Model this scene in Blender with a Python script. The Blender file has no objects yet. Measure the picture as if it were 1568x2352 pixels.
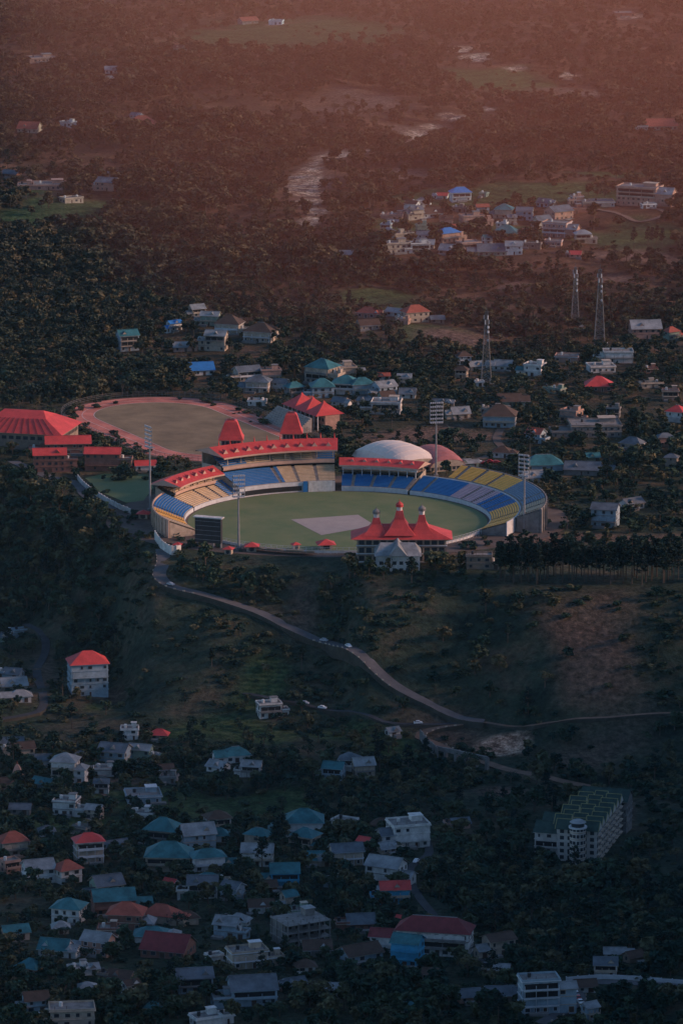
import bpy, math, random
import numpy as np
from mathutils import Vector
R=random.Random(11)
rad=math.radians
sc=bpy.context.scene
sc.view_settings.view_transform='Standard'
try: sc.view_settings.look='None'
except: pass
sc.view_settings.exposure=0
# ------------------------------------------------------------ pixel rays to ground
F=11364.; PIT=rad(12.5); CAM=np.array([2.,-2419.,541.])
cp,sp=math.cos(PIT),math.sin(PIT)
def ss(t):
    t=np.clip(t,0,1); return t*t*(3-2*t)
EX=[-400,-170,-112,-92,-60,0,12,60,100,400]
EY=[150,97,5,-68,-80,-84,-112,-112,-140,-135]
def sn(x,y,k):
    return (np.sin(x*.021*k+1.3+1.7*np.sin(y*.013*k))+np.sin(y*.017*k+.4+1.3*np.sin(x*.019*k+2))+.6*np.sin((x+y)*.037*k+.9)+.5*np.sin((x-1.3*y)*.049*k+2.1))/3.
def hgt(x,y):
    x=np.asarray(x,float); y=np.asarray(y,float)
    d=np.interp(x,EX,EY)-y
    z=-50*ss(d/140.)
    z=z+22*ss((-330-y)/420.)
    z=z+ss(d/50.)*(3.2*sn(x,y,1.6)+1.4*sn(x,y,4.))*(1-.5*ss((-300-y)/100))
    far=ss((y-345)/250.)
    z=z+far*(10*sn(x,y,.42)+3.2*sn(x,y,1.5)+.6*sn(x,y,4))
    z=z+380*ss((x-330-.05*np.maximum(y,0))/480.)*ss((-60-y)/260.)      # unseen ridge added off to the right to shade the near ground
    z=z+260*ss((y-2700)/3500.)*(.6+.4*sn(x,y,.12))
    return z
def ray(px,py):
    u=(px-784)/F; v=(1176-py)/F
    d=np.array([u, cp+v*sp, -sp+v*cp]); return d/np.linalg.norm(d)
def G(px,py):
    d=ray(px,py); t=np.arange(1500,9000,6.)
    P=CAM[None]+d[None]*t[:,None]
    b=P[:,2]-hgt(P[:,0],P[:,1])
    i=int(np.argmax(b<0)); 
    if b[i]>=0: i=len(t)-1
    lo,hi=t[max(i-1,0)],t[i]
    for _ in range(18):
        m=.5*(lo+hi); p=CAM+d*m
        if p[2]-hgt(p[0],p[1])<0: hi=m
        else: lo=m
    p=CAM+d*hi
    return (float(p[0]),float(p[1]),float(hgt(p[0],p[1])))
def S(p): return math.dist(p,CAM)/F
# ------------------------------------------------------------ materials
MC={}
def M(name,col,rough=.85,var=.3,scale=.35,metal=0.):
    if name in MC: return MC[name]
    m=bpy.data.materials.new(name); m.use_nodes=True; n=m.node_tree.nodes; l=m.node_tree.links
    b=n['Principled BSDF']; b.inputs['Roughness'].default_value=rough; b.inputs['Metallic'].default_value=metal
    b.inputs['Specular IOR Level'].default_value=.25
    g=n.new('ShaderNodeNewGeometry'); t=n.new('ShaderNodeTexNoise'); t.inputs['Scale'].default_value=scale; t.inputs['Detail'].default_value=7; t.inputs['Roughness'].default_value=.7
    l.new(g.outputs['Position'],t.inputs['Vector'])
    mr=n.new('ShaderNodeMapRange'); mr.inputs['From Min'].default_value=.32; mr.inputs['From Max'].default_value=.68
    mr.inputs['To Min'].default_value=1-var; mr.inputs['To Max'].default_value=1+var*.6
    l.new(t.outputs['Fac'],mr.inputs['Value'])
    mx=n.new('ShaderNodeVectorMath'); mx.operation='SCALE'; mx.inputs[0].default_value=col[:3]
    l.new(mr.outputs[0],mx.inputs['Scale']); l.new(mx.outputs[0],b.inputs['Base Color'])
    MC[name]=m; return m
def leafmat(name,c1,c2,c3,k=.6):
    m=bpy.data.materials.new(name); m.use_nodes=True; n=m.node_tree.nodes; l=m.node_tree.links
    b=n['Principled BSDF']; b.inputs['Roughness'].default_value=.9; b.inputs['Specular IOR Level'].default_value=.1
    o=n.new('ShaderNodeObjectInfo'); r=n.new('ShaderNodeValToRGB')
    r.color_ramp.elements[0].color=(*c1,1); r.color_ramp.elements[1].color=(*c3,1)
    e=r.color_ramp.elements.new(.55); e.color=(*c2,1)
    l.new(o.outputs['Random'],r.inputs[0])
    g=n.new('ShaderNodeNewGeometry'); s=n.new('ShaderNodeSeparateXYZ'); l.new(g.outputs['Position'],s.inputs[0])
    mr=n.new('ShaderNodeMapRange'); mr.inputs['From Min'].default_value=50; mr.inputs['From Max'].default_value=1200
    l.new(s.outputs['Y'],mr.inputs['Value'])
    mx=n.new('ShaderNodeMix'); mx.data_type='RGBA'; mx.inputs['B'].default_value=(.12,.064,.04,1)  # far leaves go autumn brown, haze warmth put into their colour
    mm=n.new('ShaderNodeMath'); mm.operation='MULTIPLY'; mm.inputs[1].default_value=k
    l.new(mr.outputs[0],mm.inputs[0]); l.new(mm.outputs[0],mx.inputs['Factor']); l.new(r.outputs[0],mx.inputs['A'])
    t=n.new('ShaderNodeTexNoise'); t.inputs['Scale'].default_value=.6; l.new(g.outputs['Position'],t.inputs['Vector'])
    m2=n.new('ShaderNodeMapRange'); m2.inputs['From Min'].default_value=.3; m2.inputs['From Max'].default_value=.7; m2.inputs['To Min'].default_value=.5; m2.inputs['To Max'].default_value=1.5
    l.new(t.outputs['Fac'],m2.inputs['Value'])
    v=n.new('ShaderNodeVectorMath'); v.operation='SCALE'; l.new(mx.outputs['Result'],v.inputs[0]); l.new(m2.outputs[0],v.inputs['Scale'])
    l.new(v.outputs[0],b.inputs['Base Color']); MC[name]=m; return m
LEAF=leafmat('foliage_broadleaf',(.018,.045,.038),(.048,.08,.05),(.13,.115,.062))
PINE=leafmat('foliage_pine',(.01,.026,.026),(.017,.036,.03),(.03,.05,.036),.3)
BARK=M('bark',(.11,.085,.065))
RED=M('roof_red',(.6,.075,.07),.6,.25,.2); MAROON=M('roof_maroon',(.2,.045,.05)); ORANGE=M('roof_rust',(.36,.1,.07))
TEAL=M('roof_teal',(.045,.17,.19),.6,.5,.2); BLUE=M('roof_blue',(.04,.2,.5),.5,.2); GREY=M('roof_slate',(.13,.155,.18),.7,.45,.2)
TIN=M('roof_tin',(.27,.29,.3),.6,.45,.2); BROWN=M('roof_brown',(.1,.065,.05)); DGREEN=M('roof_dark_green',(.035,.07,.06),.7,.4)
WHITE=M('wall_white',(.66,.65,.62),.9,.35); CREAM=M('wall_cream',(.46,.38,.3),.9,.35); PINK=M('wall_pink',(.46,.28,.22),.9,.3)
CONC=M('concrete',(.23,.22,.21),.9,.4); CYAN=M('wall_cyan',(.06,.32,.5),.9,.2); PALEB=M('wall_pale_blue',(.3,.39,.45),.9,.3)
BRICK=M('wall_brick',(.26,.13,.1),.9,.3); TAN=M('wall_tan',(.27,.21,.165),.9,.35); PGREEN=M('wall_pale_green',(.22,.3,.25),.9,.3)
GLASS=M('window_glass',(.035,.045,.055),.3,.2); DARK=M('dark_interior',(.02,.022,.025)); STEEL=M('steel',(.3,.31,.33),.5,.2,metal=.4)
LAMPM=M('lamp_glass',(.5,.52,.55),.3,.1); BLACKT=M('tank_plastic',(.04,.04,.045),.5)
# ------------------------------------------------------------ mesh builder
class MB:
    def __init__(s): s.v=[];s.f=[];s.m=[];s.mats=[]
    def mi(s,m):
        if m not in s.mats: s.mats.append(m)
        return s.mats.index(m)
    def poly(s,pts,mat):
        i=len(s.v); s.v+= [tuple(map(float,p)) for p in pts]; s.f.append(tuple(range(i,i+len(pts)))); s.m.append(s.mi(mat))
    def box(s,c,sz,mat,rot=0.):
        x,y,z=c; a,b,h=sz[0]/2,sz[1]/2,sz[2]/2; cr,sr=math.cos(rot),math.sin(rot)
        i=len(s.v)
        for dz in(-h,h):
            for dx,dy in((-a,-b),(a,-b),(a,b),(-a,b)):
                s.v.append((x+dx*cr-dy*sr,y+dx*sr+dy*cr,z+dz))
        k=s.mi(mat)
        for f in((3,2,1,0),(4,5,6,7),(0,1,5,4),(1,2,6,5),(2,3,7,6),(3,0,4,7)):
            s.f.append(tuple(i+j for j in f)); s.m.append(k)
    def cyl(s,x,y,z0,z1,r0,r1,n,mat,cap=True):
        i=len(s.v); k=s.mi(mat)
        for z,r in((z0,r0),(z1,r1)):
            for j in range(n):
                a=2*math.pi*j/n; s.v.append((x+r*math.cos(a),y+r*math.sin(a),z))
        for j in range(n):
            q=(j+1)%n; s.f.append((i+j,i+q,i+n+q,i+n+j)); s.m.append(k)
        if cap: s.f.append(tuple(i+n+j for j in range(n))); s.m.append(k)
    def beam(s,p,q,r,mat):
        p=Vector(p);q=Vector(q);d=(q-p).normalized(); u=d.cross(Vector((0,0,1)))
        if u.length<.01:u=Vector((1,0,0))
        u.normalize(); w=d.cross(u); i=len(s.v); k=s.mi(mat)
        for e in(p,q):
            for a,b in((-1,-1),(1,-1),(1,1),(-1,1)): s.v.append(tuple(e+u*a*r+w*b*r))
        for f in((0,1,5,4),(1,2,6,5),(2,3,7,6),(3,0,4,7),(0,1,2,3),(4,5,6,7)): s.f.append(tuple(i+j for j in f)); s.m.append(k)
    def rings(s,rs,mat,cap=True):
        n=len(rs[0]); i=len(s.v); k=s.mi(mat)
        for r in rs: s.v+=[tuple(map(float,p)) for p in r]
        for a in range(len(rs)-1):
            for j in range(n):
                q=(j+1)%n; s.f.append((i+a*n+j,i+a*n+q,i+(a+1)*n+q,i+(a+1)*n+j)); s.m.append(k)
        if cap: s.f.append(tuple(i+(len(rs)-1)*n+j for j in range(n))); s.m.append(k)
    def obj(s,name,loc=(0,0,0),rot=0.,coll=None,parent=None):
        me=bpy.data.meshes.new(name); me.from_pydata(s.v,[],s.f)
        for m in s.mats: me.materials.append(m)
        me.polygons.foreach_set('material_index',s.m); me.update()
        o=bpy.data.objects.new(name,me); o.location=loc; o.rotation_euler=(0,0,rot)
        (coll or sc.collection).objects.link(o)
        if parent: o.parent=parent
        return o
def empty(name,loc=(0,0,0)):
    o=bpy.data.objects.new(name,None); o.location=loc; sc.collection.objects.link(o); return o
EXC=[]   # cleared circles (x,y,r)
# ------------------------------------------------------------ ground sheet
def lines(a,b,st,lo,hi):
    L=list(np.arange(a,b+.1,st)); d=st; x=a
    while x>lo: d*=1.35; x-=d; L.insert(0,x)
    d=st; x=b
    while x<hi: d*=1.35; x+=d; L.append(x)
    return np.array(L)
xs=lines(-360,360,5,-9000,9000); ys=lines(-800,2350,5,-4000,14000)
XX,YY=np.meshgrid(xs,ys); ZZ=hgt(XX,YY)
V=np.stack([XX.ravel(),YY.ravel(),ZZ.ravel()],1); nx,ny=len(xs),len(ys)
idx=np.arange(nx*ny).reshape(ny,nx)
Fq=np.stack([idx[:-1,:-1],idx[:-1,1:],idx[1:,1:],idx[1:,:-1]],-1).reshape(-1,4)
me=bpy.data.meshes.new('ground_terrain'); me.from_pydata(V.tolist(),[],Fq.tolist())
me.polygons.foreach_set('use_smooth',[True]*len(me.polygons))
# land use: meadow / bare earth / stones   (centre, radii)
def patch(px,py,rx,ry):
    p=G(px,py); s=S(p); dz=max(.09,(CAM[2]-p[2])/math.dist(p,CAM)); return (p[0],p[1],rx*s,ry*s/dz)
MEAD=[patch(*a) for a in [(850,685,120,18),(900,700,80,25),(1000,520,140,18),(1250,440,330,22),(960,450,120,18),(1450,545,150,34),(1150,530,330,22),(120,490,150,28),(60,440,90,22),(250,470,100,16),(430,1850,220,44),(150,1890,220,26),(640,1850,160,40),(500,1680,200,30),(800,1690,100,20),(700,80,300,45),(1150,180,140,20),(900,1720,80,25),(600,1580,80,30),(1010,770,130,22),(270,1830,90,16),(230,1625,50,12),(380,300,120,12),(1400,400,130,10)]]
BARE=[patch(*a) for a in [(1370,1470,150,90),(690,1400,45,30),(1370,1730,140,35),(1050,1690,110,25),(1150,1820,110,22),(980,1000,200,25),(1080,780,160,22),(1180,660,60,10),(1450,590,150,16),(1000,1270,200,12),(1380,1235,240,16),(230,1600,60,20),(260,1800,110,14),(1430,1870,40,40),(90,1560,50,60),(1450,640,100,12),(1250,1240,160,20),(820,240,140,26),(900,400,120,14),(1320,210,120,10),(715,430,80,50),(800,350,100,16),(960,300,90,16)]]
STP=[(715,505,26,10),(722,485,28,10),(712,462,36,12),(700,440,46,13),(692,425,50,13),(700,408,42,11),(715,390,28,9),(722,375,24,8),(740,362,28,6),(780,354,34,6),(845,345,36,5),(885,338,32,5),(945,322,36,7),(965,308,34,7),(985,292,30,6),(1040,266,34,5),(1110,248,34,4),(1060,110,30,8),(1095,128,44,7),(1180,156,24,3),(1300,172,26,3),(1440,38,40,4),(640,55,30,4),(1150,1715,70,14)]
STON=[patch(*a) for a in STP]
for a,b_,r_,q_ in STP:
    p=G(a,b_); s=S(p); EXC.append((p[0],p[1],r_*s*.95)); EXC.append((p[0],p[1]-24,r_*s*.85))
    if b_<520: EXC.append((p[0],p[1]-46,r_*s*.75))
def pm(x,y,L,soft=.45):
    o=np.zeros_like(x)
    wob=.25*np.sin(x*.11+np.sin(y*.07)*2)+.2*np.sin(y*.05+x*.07)
    for (a,b,c,d) in L:
        q=np.sqrt(((x-a)/c)**2+((y-b)/d)**2)+wob*.6
        o=np.maximum(o,ss((1.1-q)/soft))
    return o
col=np.zeros((len(V),4)); col[:,3]=1
col[:,0]=pm(V[:,0],V[:,1],MEAD); col[:,1]=pm(V[:,0],V[:,1],BARE,.9)*np.where((V[:,1]<-110)&(V[:,1]>-300),.6,1.); col[:,2]=pm(V[:,0],V[:,1],STON)
at=me.color_attributes.new('land','FLOAT_COLOR','POINT'); at.data.foreach_set('color',col.ravel())
gm=bpy.data.materials.new('ground_scrub'); gm.use_nodes=True; n=gm.node_tree.nodes; l=gm.node_tree.links
b=n['Principled BSDF']; b.inputs['Roughness'].default_value=.95; b.inputs['Specular IOR Level'].default_value=.1
geo=n.new('ShaderNodeNewGeometry'); sep=n.new('ShaderNodeSeparateXYZ'); l.new(geo.outputs['Position'],sep.inputs[0])
def noi(s,d=6,r=.6):
    t=n.new('ShaderNodeTexNoise'); t.inputs['Scale'].default_value=s; t.inputs['Detail'].default_value=d; t.inputs['Roughness'].default_value=r
    l.new(geo.outputs['Position'],t.inputs['Vector']); return t
def ramp(fac,stops):
    r=n.new('ShaderNodeValToRGB'); e=r.color_ramp.elements
    e[0].position,e[0].color=stops[0][0],(*stops[0][1],1); e[1].position,e[1].color=stops[-1][0],(*stops[-1][1],1)
    for p_,c_ in stops[1:-1]: q=e.new(p_); q.color=(*c_,1)
    l.new(fac,r.inputs[0]); return r.outputs[0]
def mix(f,a,c):
    m=n.new('ShaderNodeMix'); m.data_type='RGBA'; l.new(f,m.inputs['Factor']); l.new(a,m.inputs['A']); l.new(c,m.inputs['B']); return m.outputs['Result']
n1=noi(.03,8,.65); n2=noi(.35,6,.7)
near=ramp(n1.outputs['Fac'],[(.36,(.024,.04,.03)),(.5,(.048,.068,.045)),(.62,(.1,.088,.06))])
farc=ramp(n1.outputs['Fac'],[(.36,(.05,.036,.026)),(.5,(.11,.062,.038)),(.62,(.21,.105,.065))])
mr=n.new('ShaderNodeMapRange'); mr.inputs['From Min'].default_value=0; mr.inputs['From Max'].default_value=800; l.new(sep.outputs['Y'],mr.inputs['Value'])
c=mix(mr.outputs[0],near,farc)  # dry brown ground far off, with warm haze painted into the colour
ca=n.new('ShaderNodeVertexColor'); ca.layer_name='land'; sc3=n.new('ShaderNodeSeparateColor'); l.new(ca.outputs[0],sc3.inputs[0])
wz=n.new('ShaderNodeTexWave'); wz.bands_direction='Z'; wz.inputs['Scale'].default_value=.22; wz.inputs['Distortion'].default_value=3.; wz.inputs['Detail'].default_value=2; l.new(geo.outputs['Position'],wz.inputs['Vector'])
av=n.new('ShaderNodeMath'); av.operation='MULTIPLY_ADD'; av.inputs[1].default_value=.3; l.new(wz.outputs['Fac'],av.inputs[0])
hf=n.new('ShaderNodeMath'); hf.operation='MULTIPLY'; hf.inputs[1].default_value=.75; l.new(n2.outputs['Fac'],hf.inputs[0]); l.new(hf.outputs[0],av.inputs[2])
c=mix(sc3.outputs[0],c,ramp(av.outputs[0],[(.25,(.03,.055,.026)),(.5,(.052,.09,.036)),(.75,(.09,.115,.05))]))
c=mix(sc3.outputs[1],c,ramp(n2.outputs['Fac'],[(.3,(.1,.07,.055)),(.7,(.24,.15,.115))]))
n3=noi(.16,8,.85)
c=mix(sc3.outputs[2],c,ramp(n3.outputs['Fac'],[(.42,(.14,.08,.055)),(.5,(.42,.27,.19)),(.6,(.85,.64,.48))]))
vm=n.new('ShaderNodeVectorMath'); vm.operation='SCALE'; l.new(c,vm.inputs[0])
m2=n.new('ShaderNodeMapRange'); m2.inputs['From Min'].default_value=.3;m2.inputs['From Max'].default_value=.7;m2.inputs['To Min'].default_value=.4;m2.inputs['To Max'].default_value=1.5
l.new(n2.outputs['Fac'],m2.inputs['Value']); l.new(m2.outputs[0],vm.inputs['Scale']); l.new(vm.outputs[0],b.inputs['Base Color'])
bp=n.new('ShaderNodeBump'); bp.inputs['Distance'].default_value=2.5; bp.inputs['Strength'].default_value=1.; l.new(n2.outputs['Fac'],bp.inputs['Height']); l.new(bp.outputs[0],b.inputs['Normal'])
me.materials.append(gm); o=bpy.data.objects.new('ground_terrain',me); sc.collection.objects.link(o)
# ------------------------------------------------------------ sheets
def sheet(name,pts,z,mat,loc=(0,0,0)):
    m=MB(); m.poly([(p[0],p[1],z) for p in pts],mat); return m.obj(name,loc)
def P(a,r): a=rad(a); return (r*math.cos(a),(r-5)*math.sin(a))
GRASS=bpy.data.materials.new('outfield_grass'); GRASS.use_nodes=True; n=GRASS.node_tree.nodes; l=GRASS.node_tree.links
b=n['Principled BSDF']; b.inputs['Roughness'].default_value=.95; geo=n.new('ShaderNodeNewGeometry')
t=n.new('ShaderNodeTexNoise'); t.inputs['Scale'].default_value=.05; t.inputs['Detail'].default_value=9; t.inputs['Roughness'].default_value=.65; l.new(geo.outputs['Position'],t.inputs['Vector'])
r=n.new('ShaderNodeValToRGB'); r.color_ramp.elements[0].position=.3; r.color_ramp.elements[0].color=(.085,.15,.055,1); r.color_ramp.elements[1].position=.72; r.color_ramp.elements[1].color=(.18,.2,.09,1)
l.new(t.outputs['Fac'],r.inputs[0]); l.new(r.outputs[0],b.inputs['Base Color'])
ASPH=M('asphalt',(.06,.062,.068),.9,.35,.2); ASPW=M('worn_asphalt',(.12,.12,.125),.9,.3,.15); PAVE=M('paving',(.13,.1,.085),.9,.4,.08); TRACK=M('running_track_rubber',(.58,.2,.15),.9,.5,.06)
TURF=M('infield_turf',(.25,.185,.11),.95,.35,.05); COVER=M('pitch_cover_sheet',(.4,.35,.32),.8,.12,.15); LINE=M('white_paint',(.75,.7,.66),.7,.1)
DIRT=M('dirt_road',(.22,.14,.1),.95,.35,.2); BANK=M('earth_bank',(.07,.065,.052),.95,.4,.3)
stad=empty('cricket_stadium')
def child(m,nm): return m.obj(nm,parent=stad)
sheet('stadium_forecourt_paving',[(116*math.cos(a),108*math.sin(a) if math.sin(a)>0 else 80*math.sin(a)) for a in np.linspace(0,2*math.pi,72,endpoint=False)],.05,PAVE)
sheet('cricket_field',[P(a,75) for a in range(0,360,4)],.12,GRASS)
q=[G(668,1194),G(822,1183),G(862,1208),G(738,1230)]
sheet('pitch_cover',[(p[0],p[1]) for p in q],.2,COVER)
EXC.append((0,0,110)); EXC+=[(-75,35,45),(75,20,48),(30,75,60),(-50,80,50)]
# seat materials
SB=M('seat_blue',(.02,.16,.42),.6,.15); SC=M('seat_beige',(.58,.44,.28),.7,.2); SY=M('seat_yellow',(.9,.48,.1),.6,.15)
SW=M('seat_pinkish',(.46,.36,.42),.7,.2); SG=M('seat_greyblue',(.18,.27,.37),.7,.2); STEP=M('terrace_concrete',(.35,.31,.28),.9,.25)
FAS=M('fascia_cream',(.54,.37,.29),.8,.15); FWH=M('fascia_white',(.58,.6,.62),.8,.2)
def tier(m,a0,a1,r0,z0,r1,z1,rows,colf,seg=1.2,aisle=7.):
    na=max(2,int(round((a1-a0)/seg))); da=(a1-a0)/na; dr=(r1-r0)/rows; dz=(z1-z0)/rows
    for i in range(na):
        A,B=a0+i*da,a0+(i+1)*da
        gap = abs(((A+B)/2)%aisle-aisle/2)>aisle/2-.4
        for k in range(rows):
            ra,rb=r0+k*dr,r0+(k+1)*dr; z=z0+k*dz
            mt=STEP if gap else colf((A+B)/2,k/rows)
            m.poly([(*P(A,ra),z),(*P(B,ra),z),(*P(B,ra),z+dz),(*P(A,ra),z+dz)],STEP)
            m.poly([(*P(A,ra),z+dz),(*P(B,ra),z+dz),(*P(B,rb),z+dz),(*P(A,rb),z+dz)],STEP)
            if mt!=STEP:
                rm=ra+dr*.14; h=z+dz+.42
                m.poly([(*P(A,rm),z+dz),(*P(B,rm),z+dz),(*P(B,rm),h),(*P(A,rm),h)],mt)
                m.poly([(*P(A,rm),h),(*P(B,rm),h),(*P(B,rm+dr*.66),h+.1),(*P(A,rm+dr*.66),h+.1)],mt)
def wall(m,a0,a1,r,z0,z1,mat,th=.4,seg=2.):
    na=max(1,int(round((a1-a0)/seg))); da=(a1-a0)/na
    for i in range(na):
        A,B=a0+i*da,a0+(i+1)*da
        a,b,c,d=P(A,r),P(B,r),P(B,r+th),P(A,r+th)
        m.poly([(*a,z0),(*b,z0),(*b,z1),(*a,z1)],mat); m.poly([(*d,z0),(*c,z0),(*c,z1),(*d,z1)],mat)
        m.poly([(*a,z1),(*b,z1),(*c,z1),(*d,z1)],mat); m.poly([(*a,z0),(*b,z0),(*c,z0),(*d,z0)],mat)
    for A in(a0,a1):
        a,d=P(A,r),P(A,r+th); m.poly([(*a,z0),(*d,z0),(*d,z1),(*a,z1)],mat)
def roofarc(m,a0,a1,prof,mat,th=.35,seg=2.):
    na=max(1,int(round((a1-a0)/seg))); da=(a1-a0)/na
    for i in range(na):
        A,B=a0+i*da,a0+(i+1)*da
        for (r0,z0),(r1,z1) in zip(prof,prof[1:]):
            m.poly([(*P(A,r0),z0),(*P(B,r0),z0),(*P(B,r1),z1),(*P(A,r1),z1)],mat)
            m.poly([(*P(A,r0),z0-th),(*P(B,r0),z0-th),(*P(B,r1),z1-th),(*P(A,r1),z1-th)],FAS)
        r0,z0=prof[0]; m.poly([(*P(A,r0-.03),z0+.05),(*P(B,r0-.03),z0+.05),(*P(B,r0-.03),z0-.75),(*P(A,r0-.03),z0-.75)],FAS)
        r0,z0=prof[-1]; m.poly([(*P(A,r0+.03),z0),(*P(B,r0+.03),z0),(*P(B,r0+.03),z0-.75),(*P(A,r0+.03),z0-.75)],FAS)
    for A in(a0,a1):
        m.poly([(*P(A,r),z) for r,z in prof],FAS)
def dormers(m,a0,a1,st,r,z,w,h,mat):
    a=a0
    while a<=a1:
        x,y=P(a,r); t=rad(a)+math.pi/2; ux,uy=math.cos(t)*w/2,math.sin(t)*w/2; bx,by=math.cos(rad(a))*w,math.sin(rad(a))*w
        A=(x-ux,y-uy,z);B=(x+ux,y+uy,z);C=(x,y,z+h);D=(x+bx,y+by,z+h)
        m.poly([A,B,C],FAS); m.poly([A,C,D],mat); m.poly([B,C,D],mat)
        a+=st
def columns(m,a0,a1,st,r,z0,z1,mat,w=.5):
    a=a0
    while a<=a1+.01:
        x,y=P(a,r); m.box((x,y,(z0+z1)/2),(w,w,z1-z0),mat,rad(a)); a+=st
# main grandstand
m=MB(); a0,a1=91,131
tier(m,a0,a1,77,5,91,10.5,11,lambda a,k:SC if a<110 else SB)
wall(m,a0,a1,76.2,0,5.2,FWH)
wall(m,a0,a1,91.2,10.5,12.6,DARK,1); wall(m,a0,a1,89.,12.6,14.0,FAS,.4)
roofarc(m,a0,a1,[(89.4,12.9),(106,12.7)],STEP,.5)
tier(m,a0,a1,90,13.6,101,19.4,8,lambda a,k:(SB if (a<97 or a>121) else SC))
wall(m,a0,a1,106,0,20.5,CREAM,.6)
columns(m,a0+.5,a1-.5,5.3,90.5,13,20.6,CREAM,.5); columns(m,a0+.5,a1-.5,5.3,99.,13,23,CREAM,.5)
roofarc(m,a0-1,a1+1.5,[(86,19.6),(97.5,23.6),(108.5,20.6)],RED)
dormers(m,a0+2,a1,4.6,89.5,20.9,3.2,2.0,RED)
for a in np.arange(a0,a1+1,4.2):
    x,y=P(a,97.5); m.cyl(x,y,23.5,26.6,.45,.03,5,RED)
for A in(a0,a1):
    for (ra,rb,za,zb) in((77,91,0,10.5),(91,106,0,14)):
        m.poly([(*P(A,ra),0),(*P(A,rb),0),(*P(A,rb),zb),(*P(A,ra),zb if ra>80 else 5)],CREAM)
wall(m,92,101.5,75.4,0,5.6,WHITE,.5)      # sight screen
wall(m,101.8,103.5,75.4,0,5.6,SB,.5)
wall(m,a0,a1,77.6,.5,3.4,DARK,.2); wall(m,104,130,75.9,.8,3.2,DARK,.2)
child(m,'main_grandstand')
def tower(nm,x,y,w,z0,ze,za):
    m=MB(); m.box((x,y,(z0+ze)/2),(w*.74,w*.74,ze-z0),CONC)
    for i in range(5):
        for s_ in(-1,1):
            m.box((x-w*.3+i*w*.15,y+s_*w*.375,ze-1.7),(w*.09,.12,2.),GLASS); m.box((x+s_*w*.375,y-w*.3+i*w*.15,ze-1.7),(.12,w*.09,2.),GLASS)
    m.box((x,y,ze-.25),(w*.9,w*.9,.45),FAS)
    def ring(h,z): return [(x-h,y-h,z),(x+h,y-h,z),(x+h,y+h,z),(x-h,y+h,z)]
    m.rings([ring(w*.5,ze),ring(w*.42,ze+(za-ze)*.2),ring(w*.24,ze+(za-ze)*.92),ring(w*.18,za)],RED)
    m.box((x,y,za+.2),(w*.26,w*.26,.4),MAROON); m.cyl(x,y,za+.4,za+2,.15,.02,5,STEEL)
    child(m,nm)
tower('roof_tower_west',-55,86,13.2,12,25,34.5); tower('roof_tower_east',-24,97,12,12,26,36)
# right roofed stand
m=MB(); a0,a1=62,88.5
tier(m,a0,a1,77,2.2,88,6.2,9,lambda a,k:SB); wall(m,a0,a1,76.4,0,2.4,FWH)
wall(m,a0,a1,94,0,11.5,CREAM,.5); wall(m,a0,a1,88.2,6.2,7.6,DARK,.5); wall(m,a0,a1,87.,9.6,11.0,FWH,.4); roofarc(m,a0,a1,[(87.4,9.7),(97,9.7)],STEP,.4)
columns(m,a0+.5,a1-.3,3.2,87.,6,12.4,FWH,.35)
roofarc(m,a0-1.5,a1+1,[(84,12.0),(91.5,14.6),(98,12.4)],RED); dormers(m,a0+2,a1-1,4.2,87.5,13.2,2.4,1.4,RED)
for A in(a0,a1): m.poly([(*P(A,77),0),(*P(A,97),0),(*P(A,97),9.5),(*P(A,88),6.2),(*P(A,77),2.2)],CREAM)
child(m,'east_covered_stand')
# left roofed stand
m=MB(); a0,a1=136,161
tier(m,a0,a1,77,1.8,88,5.8,9,lambda a,k:SC); wall(m,a0,a1,76.4,0,2.0,FWH); wall(m,a0,a1,97,0,11,CREAM,.5)
wall(m,a0,a1,88.2,5.8,7.4,DARK,.5); wall(m,a0,a1,86.5,7.6,8.8,FAS,.4); roofarc(m,a0,a1,[(87,7.8),(97,7.8)],STEP,.4)
tier(m,a0,a1,87.5,8.2,96,11.0,5,lambda a,k:SC)
columns(m,a0+.5,a1-.3,4,87.4,8,12.6,CREAM,.4)
roofarc(m,a0-2,a1+1.5,[(83,12.2),(92,15.4),(100,12.6)],RED); dormers(m,a0+1,a1,4.6,86.5,13.5,2.8,1.7,RED)
for A in(a0,a1): m.poly([(*P(A,77),0),(*P(A,97),0),(*P(A,97),11),(*P(A,88),5.8),(*P(A,77),1.8)],CREAM)
child(m,'west_covered_stand')
# left open stand
m=MB(); a0,a1=162,206
tier(m,a0,a1,77,1.8,92,8.0,12,lambda a,k:SB if a<184 else (SY if a<197 else SC)); wall(m,a0,a1,76.4,0,2.,FWH); wall(m,a0,a1,92.2,0,9.2,FAS,.5)
columns(m,a0,a1,3,93,0,9,CREAM,.6)
for A in(a0,a1): m.poly([(*P(A,77),0),(*P(A,92),0),(*P(A,92),8),(*P(A,77),1.8)],CREAM)
child(m,'west_open_stand')
# between main and left
m=MB(); tier(m,131.5,136,77,2,90,7,9,lambda a,k:SB); wall(m,131.5,136,76.4,0,2.2,FWH); wall(m,131.5,136,90,0,8,CREAM,.5); child(m,'corner_stand')
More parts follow.
